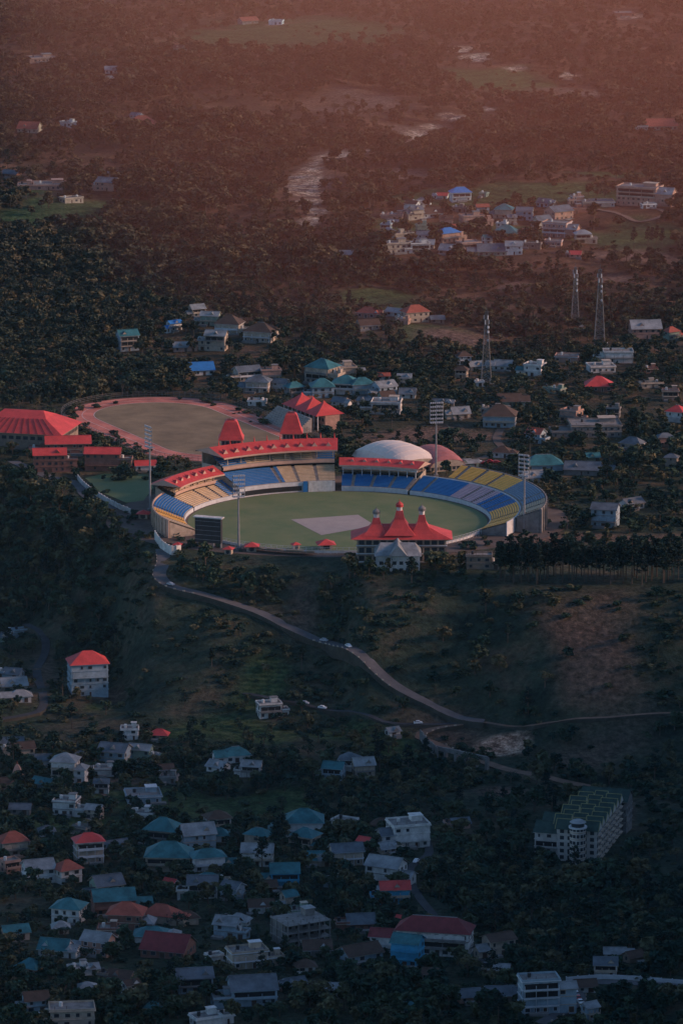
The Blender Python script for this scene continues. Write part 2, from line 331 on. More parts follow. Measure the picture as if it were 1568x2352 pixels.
# right sweeping stand
m=MB()
def rc(a,k):
    if a>42: return SB
    if a>24: return SW
    if a>8: return SB
    return SY
tier(m,-24,61,77,1.8,91,6.6,12,rc); wall(m,-24,61,76.4,0,2.,FWH)
def rc2(a,k): return SY if a>24 else (SG if a>0 else SC)
tier(m,-16,52,92.5,7.2,104,11.6,10,rc2); wall(m,-24,61,91.1,0,7.4,FWH,.5); wall(m,-16,52,104.2,0,12.4,CONC,.5); roofarc(m,-16,52,[(91.7,7.0),(92.5,7.1)],STEP,.3)
columns(m,-16,52,3,105,0,12.2,CONC,.6)
for A in(-16,52): m.poly([(*P(A,92),0),(*P(A,104),0),(*P(A,104),11.6),(*P(A,92.5),7.2)],CONC)
for A in(-24,61): m.poly([(*P(A,77),0),(*P(A,91),0),(*P(A,91),6.6),(*P(A,77),1.8)],CONC)
child(m,'east_open_stand')
# boundary fence at the front
m=MB(); wall(m,206,336,76.4,0,1.3,FWH,.3); 
for a in np.arange(206,336,2.2):
    x,y=P(a,78); m.box((x,y,1.6),(.18,.18,3.2),FWH)
for z in(1.6,2.3,3.1): wall(m,206,336,78,z,z+.1,FWH,.1)
tier(m,236,262,79,0.5,84,2.2,4,lambda a,k:SC)
child(m,'boundary_fence')
# clubhouse pavilion with three spires
pav=empty('clubhouse_pavilion',(31,-86,0))
m=MB(); m.box((0,0,5.5),(43,15,13),TAN)
for f in range(3):
    z=2+f*4.
    m.box((0,-7.7,z-1.1),(44,1.4,.35),FWH)
    for i in range(12): m.box((-19.3+i*3.5,-7.56,z+.6),(2.4,.14,2.5),GLASS)
    for i in range(13): m.box((-21.+i*3.5,-8.2,z+.3),(.3,.3,2.6),CREAM)
m.obj('walls',parent=pav)
m=MB()
def rr(cx,cy,hx,hy,z): return [(cx-hx,cy-hy,z),(cx+hx,cy-hy,z),(cx+hx,cy+hy,z),(cx-hx,cy+hy,z)]
m.box((0,0,12.),(46,18,.5),FAS)
m.rings([rr(0,0,24.5,9.8,12.3),rr(0,0,19.5,7.2,14.3),rr(0,0,13,3.,17.2),rr(0,0,12,.3,18.)],RED)
m.obj('hipped_roof',parent=pav)
for (x,hw,z0,za) in((-12.2,7.,13.5,21.5),(-1.,7.6,14,25.),(9.8,6.4,13.5,23.)):
    m=MB(); m.rings([rr(x,-1.5,hw,hw,z0),rr(x,-1.5,hw*.62,hw*.62,z0+(za-z0)*.28),rr(x,-1.5,hw*.32,hw*.32,z0+(za-z0)*.62),rr(x,-1.5,hw*.2,hw*.2,za)],RED)
    c=RED if x==-1. else CONC
    m.cyl(x,-1.5,za,za+1.8,1.3,1.3,10,WHITE); m.cyl(x,-1.5,za+1.8,za+2.2,1.9,1.9,10,c)
    for a_,b_,r0,r1 in((2.2,2.8,1.6,1.9),(2.8,3.5,1.9,1.5),(3.5,4.2,1.5,.6),(4.2,5.6,.25,.05)): m.cyl(x,-1.5,za+a_,za+b_,r0,r1,10,c)
    m.obj('spire',parent=pav)
m=MB(); m.box((-2,-16,3.2),(21,16,9),WHITE)
for f in range(2):
    for i in range(6): m.box((-10+i*3.2,-24.06,.6+f*3.4),(1.8,.12,1.7),GLASS)
for i in range(7): m.box((-12+i*3.35,-25,3.),(.35,.35,9),FWH)
x0,x1,y0,y1=-13.2,9.2,-26,-7.8
m.poly([(x0,y0,7.8),(x1,y0,7.8),(x1-3,-16,12.4),(x0+3,-16,12.4)],TIN); m.poly([(x0,y1,7.8),(x1,y1,7.8),(x1-3,-16,12.4),(x0+3,-16,12.4)],TIN)
m.poly([(x0,y0,7.8),(x0,y1,7.8),(x0+3,-16,12.4)],TIN); m.poly([(x1,y0,7.8),(x1,y1,7.8),(x1-3,-16,12.4)],TIN)
m.rings([rr(-2,-17,4.5,9.6,8.),rr(-2,-17,.2,9.6,13)],TIN); m.box((-2,-16,7.6),(22.6,18.4,.3),FWH)
m.obj('tin_roof_annex',parent=pav)
EXC.append((32,-86,19))
# scoreboard
p=G(479,1262); m=MB(); m.box((0,0,8.8),(13.5,2.6,12.2),BLACKT); m.box((0,0,15.3),(15,4.,.5),WHITE)
for x in(-6,-2,2,6): m.box((x,.6,1.5),(.5,.5,3),STEEL); m.beam((x,1.5,0),(x,1.2,12),.2,STEEL)
for i in range(5): m.box((0,-1.36,4.2+i*2.3),(13,.08,.15),STEEL)
m.obj('scoreboard',(p[0],p[1]+4,0),rad(-20)); EXC.append((p[0],p[1]-6,14))
# kiosks
def kiosk(px,py,w):
    p=G(px,py); m=MB(); m.box((0,0,1.2),(w*.75,w*.7,2.8),CREAM); m.box((0,-w*.36,1.3),(w*.4,.1,1.6),GLASS); m.box((0,-w*.36,.4),(w*.2,.14,.3),DARK)
    m.rings([rr(0,0,w*.58,w*.55,2.6),rr(0,0,w*.2,w*.18,2.6+w*.18),rr(0,0,.1,.1,2.6+w*.28)],RED); m.obj('kiosk',p,rad(px%40-20)); EXC.append((p[0],p[1]-5,6))
for a in[(748,1260,8),(578,1265,6.5),(330,1190,6),(679,1262,4),(525,1272,4.5),(408,1262,4)]: kiosk(*a)
# floodlights
def flood(px,py,top,rot,hw=7,hh=10.5):
    p=G(px,py); H=(py-top)*S(p)/cp; m=MB(); zt=H-hh*.5
    m.cyl(0,0,-2,zt,.65,.3,8,STEEL)
    for i in range(6): m.box((0,-.7,H-hh+i*hh/5),(hw,.2,.3),STEEL)
    for x in(-hw/2,0,hw/2): m.box((x,-.5,H-hh/2),(.3,.2,hh),STEEL)
    for i in range(6):
        for j in range(7): m.cyl((j-3)*hw/7.,-1.,H-hh+i*hh/5-.4,H-hh+i*hh/5+.4,.36,.3,6,LAMPM)
    m.box((0,.6,H-hh),(hw,1.4,.2),STEEL); m.box((0,0,.3),(2.4,2.4,1.4),CONC)
    m.obj('floodlight_tower',p,rot)
flood(345,1172,980,rad(-60)); flood(1001,1094,925,rad(12)); flood(548,1262,1092,rad(15),6); flood(1203,1222,1045,rad(-30),6)
# ------------------------------------------------------------ running track
ax=np.array([.45,-.89]); ax/=np.linalg.norm(ax); pr=np.array([.89,.45])
c0=np.array([-101,271.]); c1=c0+ax*86
def caps(r):
    o=[]
    for t in np.linspace(0,math.pi,26): o.append(c0+r*(math.cos(t)*pr-math.sin(t)*ax))
    for t in np.linspace(math.pi,2*math.pi,26): o.append(c1+r*(math.cos(t)*pr-math.sin(t)*ax))
    return o
sheet('athletics_track_surround',caps(51.5),.06,PAVE)
sheet('running_track',caps(49.5),.12,TRACK)
for k,r in enumerate((47.2,41,34.4)):
    m=MB(); A=caps(r); B=caps(r-.25)
    for i in range(len(A)):
        j=(i+1)%len(A); m.poly([(*A[i],.17),(*A[j],.17),(*B[j],.17),(*B[i],.17)],LINE)
    m.obj('track_lane_line')
sheet('athletics_infield',caps(34.),.2,TURF)
m=MB(); A=caps(52.5)
for i in range(len(A)):
    j=(i+1)%len(A); a,b_=A[i],A[j]
    for z in(1.2,2.2,3.1): m.beam((*a,z),(*b_,z),.05,CONC)
    nn=max(1,int(np.linalg.norm(b_-a)/3))
    for k in range(nn): q=a+(b_-a)*k/nn; m.box((q[0],q[1],1.6),(.15,.15,3.4),CONC)
m.obj('perimeter_fence')
for t in np.linspace(0,1,8):
    q=c0+ax*86*t; EXC.append((q[0],q[1],53)); EXC.append((q[0],q[1]-12,52))
# track grandstand with red pyramid roofs
p=G(693,990); m=MB(); L=40
for k in range(9): m.box((0,-16+k*1.1,.5+k*.42),(L,1.1,1+k*.84),STEP)
m.box((0,6,3.5),(L,9,10),PINK)
for f in range(2):
    for i in range(11): m.box((-L/2+2.4+i*3.5,1.44,2+f*3.6),(2,.12,1.8),GLASS); m.box((-L/2+2.4+i*3.5,10.56,2+f*3.6),(2,.12,1.8),GLASS)
for i in(-1,0,1):
    m.rings([rr(i*13,4.5,7.4,9,8.5),rr(i*13,4.5,4.6,5.5,10.6),rr(i*13,4.5,1,1.,14),rr(i*13,4.5,.05,.05,15.5)],RED)
for i in range(9): m.box((-L/2+i*5,-3,4.5),(.4,.4,8.4),WHITE)
m.obj('track_grandstand',(p[0]+2,p[1]+18,0),rad(-62)); EXC.append((p[0],p[1]+8,26))
# domed halls
def vault(name,px,py,w,L,h,mat,rot):
    p=G(px,py); m=MB(); N=14; K=12
    def pt(i,k):
        u=-1+2*i/N; v=-1+2*k/K; e=max(0,1-abs(u)**2.2)*max(0,1-.75*abs(v)**2.5)
        return (u*w/2,v*L/2,2.5+h*math.sqrt(e))
    for i in range(N):
        for k in range(K): m.poly([pt(i,k),pt(i+1,k),pt(i+1,k+1),pt(i,k+1)],mat)
    m.box((0,0,1.2),(w*.97,L*.97,2.8),CREAM)
    for i in range(8): m.box((-w*.42+i*w*.12,-L*.487,1.6),(w*.07,.12,1.6),GLASS)
    for k in range(0,K+1,2):
        for i in range(N): m.beam(pt(i,k),pt(i+1,k),.09,mat)
    for s_ in(0,K):
        m.poly([pt(i,s_) for i in range(N+1)],CREAM)
    o=m.obj(name,(p[0],p[1],0),rot); EXC.append((p[0],p[1],max(w,L)*.6))
DOME=M('dome_membrane',(.85,.72,.62),.6,.08); DRED=M('dome_red_panels',(.45,.17,.16),.7,.25)
vault('domed_indoor_hall',912,1068,30,44,9.5,DOME,rad(30)); vault('domed_sports_hall',1002,1068,20,34,7.5,DRED,rad(20))
# ------------------------------------------------------------ roads
RC=[]
def cat(pts,st=4.):
    pts=[np.array(p[:2]) for p in pts]; pts=[2*pts[0]-pts[1]]+pts+[2*pts[-1]-pts[-2]]; o=[]
    for i in range(1,len(pts)-2):
        a,b,c,d=pts[i-1:i+3]; nn=max(2,int(np.linalg.norm(c-b)/st))
        for k in range(nn):
            t=k/nn; o.append(.5*((2*b)+(-a+c)*t+(2*a-5*b+4*c-d)*t*t+(-a+3*b-3*c+d)*t**3))
    o.append(pts[-2]); return o
def road(name,pp,w,mat,parapet=False,line=False,clear=1.):
    c=cat([G(*q) for q in pp]); m=MB(); rows=[]
    for i,p in enumerate(c):
        t=c[min(i+1,len(c)-1)]-c[max(i-1,0)]; t/=max(1e-6,np.linalg.norm(t)); nn=np.array([-t[1],t[0]])
        a,b=p-nn*w/2,p+nn*w/2; z=max(hgt(*a),hgt(*b),hgt(*p))+.15
        rows.append((a,b,z,p,t))
    zs=[r[2] for r in rows]; zs=[np.mean(zs[max(0,i-2):i+3])+.1 for i in range(len(zs))]
    rows=[(a,b,z,p,t) for (a,b,_,p,t),z in zip(rows,zs)]
    for (a,b,z,p,t),(a2,b2,z2,p2,t2) in zip(rows,rows[1:]):
        m.poly([(*a,z),(*b,z),(*b2,z2),(*a2,z2)],mat)
        m.poly([(*a,z),(*a2,z2),(*a2,z2-6),(*a,z-6)],BANK); m.poly([(*b,z),(*b2,z2),(*b2,z2-6),(*b,z-6)],BANK)
        if line:
            for s_ in(.04,.95):
                q0=a+(b-a)*s_;q1=a+(b-a)*(s_+.02);q2=a2+(b2-a2)*s_;q3=a2+(b2-a2)*(s_+.02)
                m.poly([(*q0,z+.02),(*q1,z+.02),(*q3,z2+.02),(*q2,z2+.02)],LINE)
    if parapet:
        for k,(a,b,z,p,t) in enumerate(rows):
            lo=a if hgt(*a)<hgt(*b) else b
            if math.sin(k*.21)>.0: m.box((lo[0],lo[1],z+.3),(1.2,.3,.55),CREAM,math.atan2(t[1],t[0]))
    m.obj(name)
    for r in rows: EXC.append((r[3][0],r[3][1]-2.*clear,w*.5+3.4*clear)); RC.append((r[3][0],r[3][1]-1.5,w*.5+2.5))
    return rows
r1=road('hillside_road',[(372,1262),(375,1290),(366,1325),(392,1350),(450,1368),(520,1388),(590,1408),(650,1436),(710,1470),(760,1490),(810,1510),(860,1540),(905,1578),(960,1610),(1015,1635),(1060,1660),(1112,1662)],6.5,ASPW,True,False,1.3)
r2=road('lower_lane',[(560,1592),(640,1610),(720,1625),(800,1640),(880,1660),(960,1668),(1060,1664)],3.,ASPH)
r3=road('bridge_approach_road',[(1060,1666),(985,1680),(965,1695),(1000,1712),(1060,1735),(1120,1754),(1200,1776),(1290,1797),(1360,1810)],5.5,DIRT,True,False,1.5)
r4=road('service_road',[(30,1060),(110,1095),(175,1110),(200,1140),(262,1170)],6,ASPW)
r5=road('village_lane',[(60,1440),(105,1480),(85,1540),(100,1620),(60,1645),(0,1655)],4,ASPH)
r6=road('valley_road',[(1240,2352),(1330,2300),(1300,2262),(1380,2258),(1568,2268),(1640,2280)],5,ASPW,True,False,1.7)
r7=road('lower_village_lane',[(960,1900),(985,1960),(940,2000),(960,2060),(1000,2110),(1110,2210),(1200,2260),(1300,2262)],3.6,ASPH)
r8=road('hillside_track',[(1112,1662),(1200,1674),(1300,1655),(1400,1652),(1568,1640)],2.6,DIRT)
r9=road('upper_village_road',[(1340,470),(1420,490),(1470,510),(1530,490),(1480,470),(1600,465)],4,DIRT)
r10=road('ground_access_road',[(1150,985),(1140,1010),(1152,1035),(1100,1055)],4.5,PAVE)
r11=road('field_path',[(180,1800),(230,1820),(270,1845)],2,DIRT); r12=road('field_path',[(870,560),(900,505),(960,480)],3,DIRT)
# bridge arch side wall
p=G(1000,1735); q=G(1118,1768); m=MB(); L=math.dist(p[:2],q[:2]); 
m.box((L/2,0,3.5),(L,1,2.),CONC)
for i in range(6): m.box((i*L/5,0,0),(1.3,1.6,8),CONC)
m.obj('road_bridge',p,math.atan2(q[1]-p[1],q[0]-p[0]))
def freewall(name,pp,h,mat,th=.4):
    c=cat([G(*a) for a in pp],4); m=MB()
    for a,b in zip(c,c[1:]):
        d=b-a; L=np.linalg.norm(d); mid=(a+b)/2; z=float(hgt(*mid)); m.box((mid[0],mid[1],z+h/2-.5),(L*1.02,th,h+1),mat,math.atan2(d[1],d[0])); m.box((a[0],a[1],z+h/2-.3),(th*1.6,th*1.6,h+1.2),mat,math.atan2(d[1],d[0]))
    m.obj(name)
freewall('boundary_wall',[(172,1088),(185,1110),(215,1135),(265,1165),(300,1180)],2.6,WHITE)
freewall('retaining_wall',[(356,1240),(372,1262),(395,1275),(415,1272)],4.5,WHITE)
freewall('river_retaining_wall',[(965,1700),(985,1725),(1005,1745)],5,CONC)
freewall('roadside_railing',[(1300,2256),(1380,2250),(1470,2254),(1568,2262)],1.8,FWH,.25)
sheet('practice_ground',[G(*a)[:2] for a in[(195,1098),(240,1088),(340,1090),(352,1120),(330,1150),(290,1155),(230,1130)]],.1,GRASS); EXC.append((-107,50,28)); EXC.append((-100,75,25))
# ------------------------------------------------------------ buildings
WALLS=[WHITE,WHITE,CREAM,PINK,CONC,PALEB,TAN,PGREEN,WHITE,BRICK,CREAM]
def block(m,ox,oy,w,d,fl,roof,rc,wc,rng,fh=3.1,base=-3.,z0=0,balc=True):
    H=fl*fh; m.box((ox,oy,(H+base)/2+z0),(w,d,H-base),wc)
    trim=rng.choice([FWH,CREAM,wc,CONC])
    for f in range(fl):
        z=z0+f*fh
        if f>0: m.box((ox,oy,z),(w+.5,d+.5,.22),trim)
        for side in range(4):
            L=w if side%2==0 else d; nn=max(1,int(L/3.3))
            for i in range(nn):
                if rng.random()<.22: continue
                t=(i+.5)/nn*L-L/2+rng.uniform(-.3,.3); ww=rng.choice([.9,1.3,1.8])
                isd=(f==0 and side==0 and i==nn//2)
                zc,hh=(z+1.15,2.1) if isd else (z+1.65,1.35)
                if side==0: c=(ox+t,oy-d/2-.03,zc); s1=(ww+.35,.1,hh+.3); s2=(ww,.16,hh)
                elif side==2: c=(ox+t,oy+d/2+.03,zc); s1=(ww+.35,.1,hh+.3); s2=(ww,.16,hh)
                elif side==1: c=(ox+w/2+.03,oy+t,zc); s1=(.1,ww+.35,hh+.3); s2=(.16,ww,hh)
                else: c=(ox-w/2-.03,oy+t,zc); s1=(.1,ww+.35,hh+.3); s2=(.16,ww,hh)
                m.box(c,s1,trim); m.box(c,s2,BROWN if isd else GLASS)
        if balc and f>0 and rng.random()<.6:
            m.box((ox,oy-d/2-.03,z+1.3),(w*.9,.2,2.),DARK if rng.random()<.5 else wc)
            m.box((ox,oy-d/2-.8,z+.02),(w*.96,1.5,.2),trim); m.box((ox,oy-d/2-1.48,z+.55),(w*.96,.1,.12+.75*(rng.random()<.5)),trim)
            for i in range(4): m.box((ox-w*.46+i*w*.92/3,oy-d/2-1.4,z-.3),(.22,.22,fh+1.4),trim)
    Z=z0+H; ov=.9
    if roof=='flat':
        m.box((ox,oy,Z+.1),(w+1.1,d+1.1,.28),trim)
        for sx,sy,cx,cy in((w+.6,.2,0,-d/2-.2),(w+.6,.2,0,d/2+.2),(.2,d+.2,w/2+.2,0),(.2,d+.2,-w/2-.2,0)): m.box((ox+cx,oy+cy,Z+.6),(sx,sy,.75),wc)
        m.box((ox,oy,Z+.27),(w,d,.08),CONC)
        if rng.random()<.7 and w>6: m.box((ox+w*.25,oy+d*.2,Z+1.4),(w*.3,d*.35,2.3),wc); m.box((ox+w*.25,oy+d*.2,Z+2.65),(w*.36,d*.42,.2),trim)
        m.cyl(ox-w*.25,oy+d*.1,Z+.3,Z+1.9,.7,.7,9,rng.choice([BLACKT,WHITE])); 
        for i in range(rng.randint(0,4)): m.cyl(ox-w*.4+i*w*.27,oy-d*.4,Z+.2,Z+1.8,.09,.09,4,BROWN)
    elif roof=='hip':
        a,b=w/2+ov,d/2+ov; rh=min(a,b)*rng.uniform(.5,.72); 
        if a>b: r_=(a-b*.95,.05)
        else: r_=(.05,b-a*.95)
        m.box((ox,oy,Z+.03),(w+2*ov-.1,d+2*ov-.1,.16),trim)
        m.rings([rr(ox,oy,a,b,Z+.12),rr(ox,oy,r_[0],r_[1],Z+.12+rh)],rc)
        m.box((ox,oy,Z+.2+rh),(max(.3,2*r_[0]),max(.3,2*r_[1]),.2),TIN if rng.random()<.3 else rc)
    else:
        a,b=w/2+ov*.7,d/2+ov; rh=b*rng.uniform(.42,.65)
        for s_ in(-1,1):
            m.poly([(ox-a,oy+s_*b,Z-.1),(ox+a,oy+s_*b,Z-.1),(ox+a,oy,Z+rh),(ox-a,oy,Z+rh)],rc)
            m.poly([(ox-a,oy+s_*b,Z-.28),(ox+a,oy+s_*b,Z-.28),(ox+a,oy,Z+rh-.18),(ox-a,oy,Z+rh-.18)],trim)
            m.poly([(ox+s_*a,oy-b,Z-.28),(ox+s_*a,oy,Z+rh-.18),(ox+s_*a,oy,Z+rh),(ox+s_*a,oy-b,Z-.1)],trim)
            m.poly([(ox+s_*a,oy+b,Z-.28),(ox+s_*a,oy,Z+rh-.18),(ox+s_*a,oy,Z+rh),(ox+s_*a,oy+b,Z-.1)],trim)
            m.poly([(ox+s_*w/2,oy-d/2,Z),(ox+s_*w/2,oy+d/2,Z),(ox+s_*w/2,oy,Z+rh*.86)],wc)
        m.box((ox,oy,Z+rh+.03),(2*a,.5,.14),rc)
        if rng.random()<.5:
            x=ox+rng.uniform(-.3,.3)*w; y=oy-b*.55; z=Z+rh*.45
            m.poly([(x-1.3,y-.9,z-.4),(x+1.3,y-.9,z-.4),(x,y-.9,z+1.)],trim); m.poly([(x-1.5,y-1,z-.5),(x,y-1,z+1.1),(x,oy-.2,z+1.1)],rc); m.poly([(x+1.5,y-1,z-.5),(x,y-1,z+1.1),(x,oy-.2,z+1.1)],rc)
BNAMES={'hip':'hipped_roof_house','gable':'gabled_house','flat':'flat_roof_house'}
HS=[]
def house(px,py,wpx,fl,roof='hip',rc=None,wc=None,rot=None,name=None,dr=None,p=None):
    rng=random.Random(int(px*131+py*7)); p=p or G(px,py); s=S(p)
    rot=rad(rng.uniform(-35,35) if rot is None else rot); dr=dr or rng.uniform(.6,.9)
    W=.96*wpx*s/(abs(math.cos(rot))+dr*abs(math.sin(rot))); D=max(4.,W*dr); 
    rc=rc or rng.choice([TEAL,GREY,GREY,TIN,GREY,BROWN,ORANGE,RED]); wc=wc or rng.choice(WALLS)
    if rc is GREY: rc=rng.choice([GREY,GREY,TIN,BROWN,GREY])
    if rc is TEAL and rng.random()<.25: rc=rng.choice([GREY,BROWN,BLUE,ORANGE])
    fhh=min(3.1,max(2.4,W*.3)); m=MB(); cy=D/2
    block(m,0,cy,W,D,fl,roof,rc,wc,rng,fhh)
    if W>7 and rng.random()<.7:
        sg=rng.choice([-1,1]); w2=W*rng.uniform(.35,.5); d2=D*rng.uniform(.55,.8)
        block(m,sg*(W/2+w2*.42),cy-D*.15,w2,d2,max(1,fl-1),rng.choice([roof,'flat','gable']),rng.choice([rc,rc,TIN]),wc,rng,fhh,balc=False)
    if rng.random()<.5: m.box((rng.uniform(-.4,.4)*W,-2.,.35),(W*.5,2.6,1.6),CONC)
    m.obj(name or BNAMES[roof],p,rot); HS.append((p[0],p[1],W,D)); EXC.append((p[0],p[1]+cy,W*.54+1.))
    if p[1]<-200: EXC.append((p[0],p[1]-4,W*.32+1.5))
    else:
        for k in(7,15,25,36)[:2 if p[1]<300 else 4]: EXC.append((p[0],p[1]-k,W*.44+2.5))
T,Gy,Rd,Tn,Bl=TEAL,GREY,RED,TIN,BLUE
L=[
(1060,462,52,2,'hip',T),(960,505,36,3,'gable',T,CREAM),(995,500,60,1,'gable',Gy),(1088,518,60,2,'flat',None,PINK),(1155,502,46,2,'hip',T,CREAM),(1203,505,42,2,'gable',Gy),(1036,556,62,2,'hip',T,PINK),(1160,546,60,1,'hip',T),(1272,545,72,3,'flat',None,PINK,-20),(915,582,72,2,'flat',None,CREAM),(966,582,52,2,'flat',None,WHITE),(796,602,32,2,'gable',Tn,WHITE),(1130,588,70,1,'gable',Gy),(1083,580,60,2,'flat',None,PINK),(1212,570,40,1,'flat'),(1108,452,22,1,'flat'),(1295,505,70,2,'gable',Gy,PINK),(905,520,30,1,'gable',Tn),(1245,475,45,1,'gable',Gy),(1025,585,50,1,'gable',Gy),(1325,490,50,1,'flat',None,BRICK),(1180,585,40,2,'gable',Tn),(1385,475,60,1,'flat',None,CREAM),(1495,478,30,1,'flat'),
(298,806,56,3,'gable',T,PALEB,20),(405,760,38,2,'gable',Bl,WHITE),(457,728,42,2,'gable',Tn,CREAM,25),(480,748,48,2,'gable',Tn),(520,768,70,2,'hip',Gy),(493,806,55,3,'gable',Gy,CREAM),(590,786,84,2,'hip',Gy,CREAM),(418,808,42,1,'gable',Gy,PINK),(462,862,74,1,'gable',Bl,WHITE),(545,752,30,1,'gable',Tn),
(574,876,68,2,'gable',Gy,CREAM),(623,876,52,2,'flat',None,PINK),(727,882,84,3,'hip',T,CREAM),(790,870,72,2,'flat',None,CREAM),(682,912,48,2,'hip',T),(742,914,58,2,'hip',T,PALEB),(790,906,66,2,'hip',T),(835,908,60,2,'hip',T,PALEB),(892,912,62,2,'gable',Gy,PALEB),(590,902,60,2,'hip',Gy),(640,898,40,2,'gable',Gy),(885,952,74,2,'flat',None,WHITE),(835,930,40,1,'gable',Gy),(935,915,40,1,'gable',Gy),
(840,730,54,1,'hip',ORANGE,PINK),(900,726,46,1,'gable',Tn,WHITE),(960,740,68,2,'hip',T,CREAM),(850,758,56,1,'gable',Gy),(1005,742,34,1,'gable',Gy),(925,745,30,1,'flat'),
(1485,778,76,2,'gable',Gy,PINK),(1548,780,40,2,'hip',ORANGE),(1420,834,70,2,'flat',None,WHITE),(1385,856,68,1,'flat',None,WHITE),(1222,864,54,2,'flat',None,WHITE),(1300,832,60,1,'flat',None,PINK),(1375,900,64,1,'hip',Rd),(1102,888,22,1,'flat',None,WHITE),(1152,852,50,1,'gable',Tn,WHITE),(1172,934,60,1,'gable',Gy),(1010,934,40,1,'gable',Gy),(1145,982,82,2,'hip',Gy,PALEB),(1304,970,55,2,'flat',None,PINK),(1548,970,54,2,'hip',Rd,WHITE),(1370,1005,125,2,'flat',None,CONC,4),(1446,1032,60,1,'hip',T),(1250,1082,92,1,'hip',T,PALEB,5),(1335,1092,92,1,'gable',GREY,CONC,-10),(1385,1212,70,3,'gable',T,PALEB,-15),(1490,892,40,1,'flat'),(1495,858,34,1,'flat'),(1060,962,50,1,'gable',Gy),(1130,950,40,1,'flat'),(1460,1170,60,1,'gable',Gy),(1400,980,50,1,'gable',Gy),(1095,850,40,1,'gable',Tn),(1230,1110,60,1,'gable',Tn),
(62,304,58,1,'gable',ORANGE),(112,436,84,1,'flat',None,PINK,3),(240,438,60,2,'gable',Gy,PINK),(325,294,66,1,'hip',ORANGE),(252,192,26,2,'gable',Tn,PINK),(100,142,80,1,'flat',None,PINK),(255,168,30,1,'gable',Tn),(150,290,40,1,'flat'),(20,408,50,1,'gable',Gy),(165,466,46,1,'flat',None,CREAM),(575,54,50,1,'gable',ORANGE),(632,56,36,1,'flat',None,WHITE),(1520,298,76,1,'gable',ORANGE),(1435,38,50,1,'flat'),(265,410,40,1,'gable',Tn),
(622,1650,62,2,'flat',None,WHITE,15),(906,1692,36,1,'gable',Tn,WHITE),(50,1460,40,1,'flat',None,PALEB),(15,1475,40,1,'gable',Gy),(25,1560,50,1,'gable',Gy),(35,1590,70,1,'gable',Tn),(48,1614,54,1,'hip',Tn,WHITE),
(55,1735,62,1,'gable',Gy),(145,1798,66,3,'hip',Tn,WHITE,-10),(255,1758,80,2,'gable',Gy,PALEB),(318,1752,60,2,'gable',Gy),(352,1750,36,1,'hip',Gy),(240,1785,60,1,'flat',None,WHITE),(147,1875,64,2,'flat',None,WHITE,-12),(332,1848,90,1,'flat',None,PALEB,8),(323,1888,62,1,'flat',None,WHITE),(92,1815,60,1,'gable',T),(45,1872,50,1,'gable',Gy),(30,1720,50,1,'gable',Gy),(100,1760,50,1,'gable',Gy),(20,1815,50,1,'gable',Gy),(185,1750,50,1,'hip',Gy),
(492,1775,58,1,'gable',Tn,WHITE),(546,1752,70,1,'hip',T,WHITE),(575,1786,50,2,'gable',Tn,WHITE),(762,1792,56,2,'gable',T),(838,1785,56,2,'gable',Gy,CREAM),(800,1772,50,2,'hip',Gy),
(505,1912,66,2,'hip',T,WHITE),(366,1942,92,2,'hip',T,CREAM),(460,1950,90,2,'gable',Gy,PALEB),(586,1952,70,2,'hip',T,CREAM),(698,1924,90,2,'hip',T,WHITE),(690,1955,74,2,'hip',T,CREAM),(946,1948,104,3,'flat',None,WHITE,15),(894,1962,50,1,'gable',Tn,CREAM),(36,1968,76,2,'hip',ORANGE,CREAM),(208,1985,74,3,'hip',RED,CREAM,15),(832,1958,34,2,'gable',RED),(590,1992,76,2,'gable',Tn,WHITE),(385,2004,110,2,'hip',T,CREAM),(482,2004,84,2,'hip',T,WHITE),(800,1990,82,2,'gable',Gy,CREAM),(875,2025,100,2,'gable',Tn,WHITE),(95,2030,82,2,'gable',Gy,WHITE),(165,2030,72,2,'hip',ORANGE,WHITE),(655,2040,70,2,'gable',T,CYAN),(465,2066,70,2,'gable',Gy,WHITE),(524,2066,58,2,'gable',Gy,PALEB),(255,2068,84,2,'gable',Gy),(265,2104,110,2,'gable',T,BRICK),(150,2124,82,2,'hip',T,WHITE),(286,2138,88,2,'hip',ORANGE,BRICK),(362,2122,90,1,'hip',T,CREAM),(432,2126,60,1,'hip',BROWN),(516,2156,66,2,'gable',Gy,PALEB),(348,2170,80,1,'hip',T),(928,2222,80,3,'gable',T,CYAN),(840,2210,110,1,'gable',BROWN),(372,2202,130,1,'gable',MAROON,BRICK),(216,2198,80,2,'gable',Gy),(1155,2196,80,2,'gable',BROWN,CREAM),(450,2284,92,2,'gable',Gy,PALEB),(585,2312,120,2,'gable',Gy,PALEB),(1150,2305,70,1,'gable',Gy),(1080,2305,60,1,'gable',Gy,PINK),(482,2360,80,1,'flat'),(1412,2205,50,1,'gable',Gy),(1462,2212,50,1,'gable',Gy),(600,2100,60,1,'gable',BROWN),(120,2200,80,1,'gable',T),(60,2240,70,1,'hip',T),(40,2160,70,1,'gable',T),(830,2140,70,1,'gable',Gy),(760,2040,40,1,'flat'),(730,2200,70,1,'gable',BROWN),(620,2050,40,1,'gable',Gy),(270,2262,70,1,'gable',BROWN),(720,1990,50,1,'gable',T),(1060,1905,50,1,'gable',Gy),(500,1935,50,1,'hip',T),
]
for a in L: house(*a)
def big(px,py,wpx,fl,roof,rc,wc,rot,name,dr): house(px,py,wpx,fl,roof,rc,wc,rot,name,dr)
big(1460,472,112,4,'flat',None,PINK,-22,'apartment_block',.55)
big(207,1600,100,5,'hip',RED,PALEB,12,'hotel_building',.75)
big(908,2078,72,2,'gable',RED,CYAN,5,'cyan_house',.6)
big(992,2196,185,3,'hip',MAROON,WHITE,-12,'villa_with_balconies',.4)
